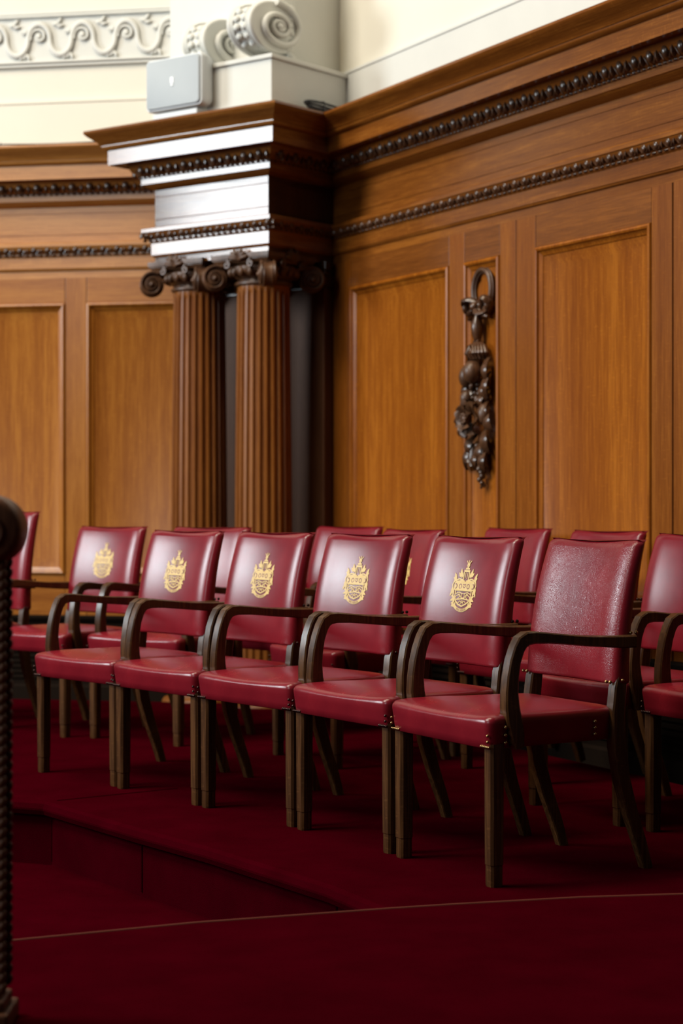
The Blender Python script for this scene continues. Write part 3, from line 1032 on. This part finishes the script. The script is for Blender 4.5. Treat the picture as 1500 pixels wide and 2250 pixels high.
def pad_mesh(top):
    mb = MB()
    rings = []
    r = 0.020
    levels = []
    for k in range(5):
        a = R(90 * k / 4)
        levels.append((HB0 + 0.010 * (1 - math.sin(a)) * 1.0, 0.010 * (1 - math.sin(a))))
    levels = [(HB0, 0.006), (HB0 + 0.004, 0.001), (HB0 + 0.010, 0.0)]
    for k in range(1, 12):
        levels.append((HB0 + 0.010 + (top - r - HB0 - 0.010) * k / 11, 0.0))
    for k in range(1, 7):
        a = R(90 * k / 6)
        levels.append((top - r + r * math.sin(a), r * (1 - math.cos(a))))
    for z, ins in levels:
        f = (z - HB0) / (top - HB0)
        w = 0.2265 - 0.006 * f - ins * 0.55
        th = 0.060 - 0.018 * f
        ring = []
        rc = 0.018
        N = 28
        # front, left to right, with rolled edges
        pts = []
        for k in range(5):
            a = R(90 - 90 * k / 4)         # left corner: side to front
            pts.append((-(w - rc) - rc * math.sin(a), rc - rc * math.cos(a)))
        for k in range(1, N):
            pts.append((-(w - rc) + 2 * (w - rc) * k / N, 0.0))
        for k in range(5):
            a = R(90 * k / 4)
            pts.append(((w - rc) + rc * math.sin(a), rc - rc * math.cos(a)))
        for (x, dy) in pts:
            sag = -0.007 * math.cos(x / w * PI / 2) * smoothstep((f - 0.6) / 0.4)
            ro = max(0.0, (abs(x) / w - 0.70) / 0.30)
            ring.append((x, pad_y(x, z, top) + dy + ins + 0.017 * ro * ro, z + sag))
        yb = pad_y(0.2, z, top) + th - ins
        for x in (w, w - 0.008, 0, -w + 0.008, -w):
            sag = -0.007 * math.cos(x / w * PI / 2) * smoothstep((f - 0.6) / 0.4)
            ring.append((x, yb - (0.006 if abs(x) > w - 0.004 else 0), z + sag))
        rings.append(ring)
    return mb.loft(rings)


def seat_outline(ins, bow):
    """half outline right side, from the middle of the front"""
    P = []
    w = 0.266 - ins
    yf = -0.014 + ins
    for k in range(7):
        x = (w - 0.022) * k / 6
        P.append((x, yf - bow * (1 - (x / w) ** 2)))
    for k in range(1, 5):
        a = R(90 * k / 4)
        P.append((w - 0.022 + 0.022 * math.sin(a), yf + 0.022 - 0.022 * math.cos(a)))
    for (x, y) in ((0.2625, 0.035), (0.250, 0.06), (0.246, 0.10), (0.240, 0.18), (0.231, 0.27), (0.222, 0.35)):
        P.append((x - ins, y))
    for k in range(5):
        a = R(90 * k / 4)
        P.append((0.213 - 0.045 + 0.045 * math.cos(a) - ins * math.cos(a), 0.395 + 0.045 * math.sin(a) - ins * math.sin(a)))
    P.append((0.08, 0.440 - ins))
    full = P + [(-x, y) for x, y in reversed(P[1:])]
    return full


def seat_mesh():
    mb = MB()
    rings = []
    for z, ins, bow in ((0.362, 0.010, 0.002), (0.364, 0.007, 0.002), (0.385, 0.0045, 0.004), (0.41, 0.002, 0.006), (0.428, 0.0, 0.007), (0.438, 0.001, 0.007), (0.4455, 0.006, 0.006), (0.4495, 0.014, 0.005), (0.4535, 0.03, 0.003)):
        rings.append([(x, y, z - (0.010 if z > 0.43 else 0) * math.exp(-((y + 0.01) / 0.06) ** 2) * math.cos(x / 0.27 * PI / 2) * 0.6) for x, y in seat_outline(ins, bow)])
    base = seat_outline(0.03, 0.003)
    cx, cy = 0.0, 0.22
    for s, z in ((0.82, 0.459), (0.6, 0.464), (0.35, 0.4665), (0.12, 0.467)):
        rings.append([(cx + (x - cx) * s, cy + (y - cy) * s, z) for x, y in base])
    return mb.loft(rings)


def crest_mesh(top):
    """gilt coat of arms, drawn flat in (x, z) and laid on the backrest"""
    G, D = [], []

    def poly(L, pts): L.append(pts)

    def stroke(L, pts, w, closed=False):
        n = len(pts)
        for i in range(n if closed else n - 1):
            a, b = Vector(pts[i]), Vector(pts[(i + 1) % n])
            d = (b - a)
            if d.length < 1e-6: continue
            d.normalize()
            s = Vector((-d.y, d.x)) * (w / 2)
            e = d * (w * 0.3)
            L.append([tuple(a - s - e), tuple(b - s + e), tuple(b + s + e), tuple(a + s - e)])

    def lf(L, cx, cy, ln, w, ang):
        a = R(ang)
        d = Vector((math.cos(a), math.sin(a)))
        s = Vector((-d.y, d.x))
        pts = []
        for k in range(9):
            f = k / 8
            pts.append(Vector((cx, cy)) + d * (ln * f) + s * (w * math.sin(PI * f ** 0.8)))
        for k in range(7, 0, -1):
            f = k / 8
            pts.append(Vector((cx, cy)) + d * (ln * f) - s * (w * math.sin(PI * f ** 0.8)))
        L.append([tuple(p) for p in pts])

    def ringp(L, cx, cy, rx, ry, w, a0=0, a1=360):
        n = 14
        pts = [(cx + rx * math.cos(R(a0 + (a1 - a0) * k / n)), cy + ry * math.sin(R(a0 + (a1 - a0) * k / n))) for k in range(n + 1)]
        stroke(L, pts, w)
    # crown of the tower
    for dx in (-0.07, 0, 0.07):
        stroke(G, [(0, 0.905), (dx, 0.985 if dx else 1.0)], 0.022)
    poly(G, [(-0.05, 0.895), (0.05, 0.895), (0.035, 0.94), (0, 0.925), (-0.035, 0.94)])
    stroke(G, [(-0.045, 0.885), (0.045, 0.885)], 0.014)
    poly(G, [(-0.03, 0.84), (0.03, 0.84), (0.022, 0.88), (-0.022, 0.88)])
    poly(G, [(-0.075, 0.815), (0.075, 0.815), (0.06, 0.85), (-0.06, 0.85)])
    poly(G, [(-0.10, 0.765), (0.10, 0.765), (0.10, 0.805), (-0.10, 0.805)])
    for s in (-1, 1):
        stroke(G, [(s * 0.085, 0.61), (s * 0.085, 0.765)], 0.030)
        stroke(G, [(s * 0.032, 0.635), (s * 0.032, 0.75)], 0.016)
        lf(G, s * 0.16, 0.67, 0.17, 0.035, 90 - s * 12)
        lf(G, s * 0.17, 0.66, 0.13, 0.028, 90 - s * 42)
        lf(G, s * 0.14, 0.64, 0.12, 0.026, 90 + s * 8)
        lf(G, s * 0.30, 0.60, 0.17, 0.034, 90 - s * 28)
        lf(G, s * 0.34, 0.57, 0.15, 0.032, 90 - s * 8)
        lf(G, s * 0.28, 0.585, 0.14, 0.030, 90 - s * 62)
        stroke(G, [(s * 0.07, 0.60), (s * 0.20, 0.625), (s * 0.30, 0.60), (s * 0.36, 0.56)], 0.028)
        stroke(G, [(s * 0.03, 0.585), (s * 0.16, 0.585), (s * 0.30, 0.57)], 0.03)
        # mantling down the sides
        stroke(G, [(s * 0.36, 0.58), (s * 0.39, 0.50), (s * 0.36, 0.42), (s * 0.38, 0.36)], 0.03)
        lf(G, s * 0.37, 0.47, 0.16, 0.030, -90 + s * 12)
        lf(G, s * 0.34, 0.42, 0.15, 0.032, -90 - s * 6)
        lf(G, s * 0.37, 0.38, 0.13, 0.026, -90 + s * 30)
        lf(G, s * 0.25, 0.24, 0.16, 0.030, -90 + s * 70)
        lf(G, s * 0.25, 0.22, 0.15, 0.030, -90 + s * 35)
        lf(G, s * 0.27, 0.25, 0.13, 0.026, -90 + s * 110)
        lf(G, s * 0.22, 0.17, 0.10, 0.022, -90 + s * 10)
    # chief of the shield, solid, with red rings
    poly(G, [(-0.335, 0.555), (-0.34, 0.41), (-0.255, 0.385), (0.255, 0.385), (0.34, 0.41), (0.335, 0.555), (0.16, 0.575), (-0.16, 0.575)])
    for s in (-1, 1):
        ringp(D, s * 0.13, 0.48, 0.042, 0.045, 0.017)
        ringp(D, s * 0.285, 0.48, 0.042, 0.045, 0.017, 90 if s > 0 else -90, -110 if s > 0 else 110)
    stroke(D, [(-0.045, 0.51), (-0.03, 0.525), (0, 0.505), (0.03, 0.525), (0.045, 0.51)], 0.015)
    stroke(D, [(-0.04, 0.49), (-0.02, 0.46), (0, 0.45), (0.02, 0.46), (0.04, 0.49)], 0.017)
    # shield body
    sh = [(-0.265, 0.40), (-0.262, 0.28), (-0.22, 0.19), (-0.13, 0.12), (0, 0.085), (0.13, 0.13), (0.22, 0.19), (0.262, 0.28), (0.265, 0.40)]
    stroke(G, sh, 0.030)
    stroke(G, [(-0.24, 0.33), (-0.14, 0.36), (0, 0.33), (0.14, 0.36), (0.24, 0.33)], 0.018)
    stroke(G, [(-0.24, 0.27), (-0.12, 0.325), (-0.05, 0.25), (0.05, 0.25), (0.12, 0.325), (0.24, 0.27)], 0.018)
    stroke(G, [(-0.20, 0.215), (0, 0.235), (0.20, 0.215)], 0.024)
    for x in (-0.045, 0.045):
        stroke(G, [(x, 0.23), (x, 0.33)], 0.020)
    stroke(G, [(-0.17, 0.22), (-0.10, 0.27), (-0.16, 0.33)], 0.016)
    stroke(G, [(0.17, 0.22), (0.10, 0.27), (0.16, 0.33)], 0.016)
    stroke(G, [(-0.14, 0.14), (-0.07, 0.19), (0, 0.15), (0.07, 0.19), (0.14, 0.14)], 0.016)
    stroke(G, [(-0.06, 0.11), (0, 0.20), (0.06, 0.11)], 0.015)
    # ribbon
    n = 14
    cyr, ra, rb = 0.32, 0.285, 0.35
    rows = []
    for k in range(n + 1):
        a = R(225 + 90 * k / n)
        rows.append(((1.1 * ra * math.cos(a), cyr + ra * math.sin(a)), (1.1 * rb * math.cos(a), cyr + rb * math.sin(a))))
    for k in range(n):
        G.append([rows[k][1], rows[k + 1][1], rows[k + 1][0], rows[k][0]])
    for s in (-1, 1):
        poly(G, [(s * 0.22, 0.10), (s * 0.31, 0.165), (s * 0.36, 0.145), (s * 0.33, 0.115), (s * 0.345, 0.075), (s * 0.26, 0.06)])
    mb = MB()
    S = 0.155
    zc0 = 0.675

    def put(L, off, mi, sc=1.0):
        for pg in L:
            ar = sum(pg[i][0] * pg[(i + 1) % len(pg)][1] - pg[(i + 1) % len(pg)][0] * pg[i][1] for i in range(len(pg)))
            if ar < 0: pg = pg[::-1]
            vv = []
            for (x, z) in pg:
                X, Zz = x * S, zc0 + z * S
                vv.append((X, pad_y(X, Zz, top) - off, Zz))
            mb.add(vv, [tuple(range(len(vv)))], mi)
    put(G, 0.0012, 0)
    put(D, 0.0018, 1)
    # motto on the ribbon
    cu = bpy.data.curves.new('motto', 'FONT')
    cu.body = 'WE SERVE'
    cu.align_x = 'CENTER'
    cu.size = 0.062
    cu.space_character = 1.12
    ob = bpy.data.objects.new('motto', cu)
    C.objects.link(ob)
    me = bpy.data.meshes.new_from_object(ob)
    for p in me.polygons:
        vv = []
        for i in p.vertices:
            x, y, _ = me.vertices[i].co
            a = R(270) + x / 0.31 / 1.05
            rr = 0.338 - y
            xx, zz = 1.1 * rr * math.cos(a), cyr + rr * math.sin(a)
            X, Zz = xx * S, zc0 + zz * S
            vv.append((X, pad_y(X, Zz, top) - 0.0018, Zz))
        mb.add(vv, [tuple(range(len(vv)))], 1)
    bpy.data.objects.remove(ob)
    bpy.data.curves.remove(cu)
    bpy.data.meshes.remove(me)
    return mb


def make_chair(name, crest, creased, top, stud, seat_mat='leather'):
    t = empty(name, Matrix.Identity(4))
    seat_mesh().build('seat', M[seat_mat], t, smooth=50)
    bk = pad_mesh(top).build('backrest', M['leather_creased' if creased else 'leather'], t, smooth=55)
    if crest:
        tag(crest_mesh(top).build('crest', [M['gold'], M['crest_red']], bk, smooth=0), 'gold stamped coat of arms')
    for s in (-1, 1):
        mb = MB()
        xo = s * 0.2395
        rings = []
        for z, h in ((0.0, 0.0172), (0.006, 0.0185), (0.056, 0.0185), (0.058, 0.0200), (0.20, 0.0208), (0.375, 0.0212)):
            c = 0.32
            sec = [(-1, -1 + c), (-1, 1 - c), (-1 + c, 1), (1 - c, 1), (1, 1 - c), (1, -1 + c), (1 - c, -1), (-1 + c, -1)]
            rings.append([(xo + u * h, 0.0195 + v * h, z) for u, v in reversed(sec)])
        mb.loft(rings)
        mb.build('leg', M['chair_wood'], t, smooth=30)
        mb = MB()
        rect_loft(mb, [(0.535, 0.0), (0.512, 0.07), (0.478, 0.16), (0.450, 0.25), (0.434, 0.34), (0.430, 0.43), (0.438, 0.50), (0.446, 0.54), (0.458, 0.60)],
                  [0.030, 0.031, 0.032, 0.034, 0.036, 0.037, 0.037, 0.034, 0.030], [0.030, 0.034, 0.038, 0.042, 0.044, 0.042, 0.040, 0.030, 0.016],
                  [s * 0.205, s * 0.205, s * 0.206, s * 0.207, s * 0.208, s * 0.208, s * 0.207, s * 0.206, s * 0.205])
        mb.build('leg', M['chair_wood'], t, smooth=30)
        mb = MB()
        path = [(0.083, 0.362), (0.078, 0.39), (0.068, 0.43), (0.062, 0.47), (0.061, 0.51), (0.065, 0.55), (0.073, 0.59), (0.085, 0.622), (0.096, 0.640), (0.112, 0.649), (0.135, 0.651),
                (0.18, 0.648), (0.24, 0.642), (0.31, 0.636), (0.38, 0.632), (0.43, 0.630), (0.468, 0.630)]
        wx = [0.034, 0.036, 0.038, 0.037, 0.036, 0.036, 0.036, 0.036, 0.037, 0.038, 0.041, 0.047, 0.051, 0.049, 0.042, 0.036, 0.034]
        wt = [0.030, 0.042, 0.048, 0.044, 0.039, 0.036, 0.034, 0.034, 0.036, 0.036, 0.033, 0.029, 0.028, 0.029, 0.032, 0.034, 0.034]
        xc = [s * v for v in [0.250, 0.250, 0.250, 0.249, 0.248, 0.247, 0.246, 0.246, 0.246, 0.246, 0.246, 0.246, 0.246, 0.245, 0.243, 0.240, 0.238]]
        rect_loft(mb, path, wx, wt, xc)
        mb.build('armrest', M['chair_wood'], t, smooth=30)
        # rows of small studs where the leather ends
        def studs(pts, r):
            for p in ([pts] if len(pts) > 3 else [[q] for q in pts]):
                m_ = MB()
                for q in p:
                    m_.ball(q, r, 8, 6)
                m_.build('stud_row' if len(p) > 1 else 'stud', M[stud], t, smooth=60)
        n = 6
        studs([(xo - 0.019 + 0.038 * k / (n - 1), -0.0085, 0.3675) for k in range(n)], 0.0040)
        studs([(xo + s * 0.017, -0.0115, 0.382 + 0.016 * k) for k in range(2)], 0.0042)
        studs([(s * 0.2275, 0.440, 0.522), (s * 0.224, 0.470, 0.652), (s * 0.224, 0.488, 0.652)], 0.0052)
        if stud == 'brass':
            studs([(s * 0.2628, 0.040, 0.378 + 0.020 * k) for k in range(3)], 0.0055)
            studs([(s * 0.2225, 0.352, 0.380 + 0.017 * k) for k in range(3)], 0.0055)
            studs([(s * (0.198 + 0.018 * k), pad_y(0.21, 0.516, top) - 0.001, 0.518) for k in range(2)], 0.0050)
    mb = MB().box((-0.20, 0.420, 0.375), (0.20, 0.440, 0.425))
    mb.build('rail', M['chair_wood'], t, smooth=0, bevel=0.003)
    return t


def copy_tree(o, parent=None):
    c = o.copy()
    C.objects.link(c)
    if parent is not None:
        c.parent = parent
    for ch in list(o.children):
        copy_tree(ch, c)
    return c


FRONT = 'front row of red leather armchairs'
REAR = 'back row of red leather armchairs by the panelling'
protos = {'crest': make_chair('armchair', True, False, HB1, 'dark_stud'),
          'plain': make_chair('armchair', False, False, HB1, 'dark_stud'),
          'creased': make_chair('armchair', False, True, HB1, 'brass'),
          'tall': make_chair('armchair', False, False, 0.972, 'dark_stud')}
used = set()


def place(kind, x, y, deg, label, group):
    o = protos[kind] if kind not in used else copy_tree(protos[kind])
    used.add(kind)
    o.location = (x, y, 0)
    o.rotation_euler = (0, 0, R(deg))
    return tag(o, label, 'chair', group)


place('crest', -0.9743, 7.1401, -49.1, 'crested red leather armchair at the far left end of the front row', FRONT)
place('crest', -0.6404, 6.7093, -52.5, 'crested red leather armchair second from the left in the front row', FRONT)
place('crest', -0.3101, 6.2733, -52.6, 'crested red leather armchair in the middle of the five front row seats', FRONT)
place('crest', -0.0024, 5.8190, -57.6, 'crested red leather armchair directly left of the nearest, uncrested chair', FRONT)
place('creased', 0.2720, 5.3338, -62.3, 'nearest red armchair, creased plain back without crest, brass studs', FRONT)
place('tall', -1.93, 8.95, -42, 'tall-backed red armchair at the far left edge, beside the blurred carved post', REAR)
place('crest', -1.385, 8.58, -41.3, 'crested red armchair of the back row standing in front of the left wall panels', REAR)
place('plain', -0.880, 8.25, -37, 'red armchair of the back row standing in front of the left column', REAR)
place('plain', -0.348, 8.62, -49, 'red armchair of the back row standing below the dark recess right of the columns', REAR)
place('crest', -0.152, 7.62, -60.5, 'back row red armchair whose gold crest is half hidden by the chair before it', REAR)
place('plain', 0.312, 8.0, -58.7, 'back row red armchair standing directly below the carved garland', REAR)
place('plain', 0.580, 7.22, -59.9, 'back row red armchair showing just above the nearest chair, before the widest panel', REAR)
place('plain', 0.742, 6.31, -62.5, 'red armchair at the right edge, its plain back cut off by the frame', REAR)
place('plain', 1.052, 5.78, -62, 'red armchair at the right edge of which only seat and arm show', REAR)

# ------------------------------------------------------------------ carved post at the left edge, close to the camera
px, py = -0.680, 3.72
t = empty('carved_post', Matrix.Translation((px, py, 0.014)))
mb = MB()
mb.box((-0.045, -0.04, 0.05), (0.036, 0.04, 0.93))
mb.build('shaft', M['post_wood'], t, smooth=0, bevel=0.006)
for s in (-1, 1):
    mb = MB()
    for k in range(44):
        z = 0.075 + 0.0195 * k
        mb.ball((0.040, s * 0.034, z), (0.0085, 0.0085, 0.0125), 8, 6, Matrix.Rotation(R(28), 3, 'Y'))
    mb.build('rope_moulding', M['post_wood'], t, smooth=60)
mb = MB()
mb.box((-0.08, -0.07, 0.0), (0.056, 0.07, 0.034)).box((-0.065, -0.055, 0.034), (0.046, 0.055, 0.055))
mb.build('base', M['post_wood'], t, smooth=0, bevel=0.006)
mb = MB()
rings = []
for y, r_ in ((-0.055, 0.046), (-0.05, 0.054), (-0.035, 0.058), (0, 0.060), (0.035, 0.058), (0.05, 0.054), (0.055, 0.046)):
    rings.append([(0.016 + r_ * 1.08 * math.cos(a), y, 0.940 + r_ * 1.12 * math.sin(a)) for a in [2 * PI * k / 28 for k in range(28)]])
mb.loft(rings)
for s in (-1, 1):
    sp = spiral(2.0, 0.048, 0.010, 48, R(90), 1)
    mb.tube([(0.016 + a, s * 0.056, 0.940 + b) for a, b in sp], 0.006, 7, up=(0, 1, 0))
mb.ball((-0.030, 0, 1.012), (0.030, 0.022, 0.016), 10, 7)
mb.build('scroll_finial', M['post_wood'], t, smooth=50)
tag(t, 'blurred dark wooden post with scroll top and rope edge at the left edge', 'post')
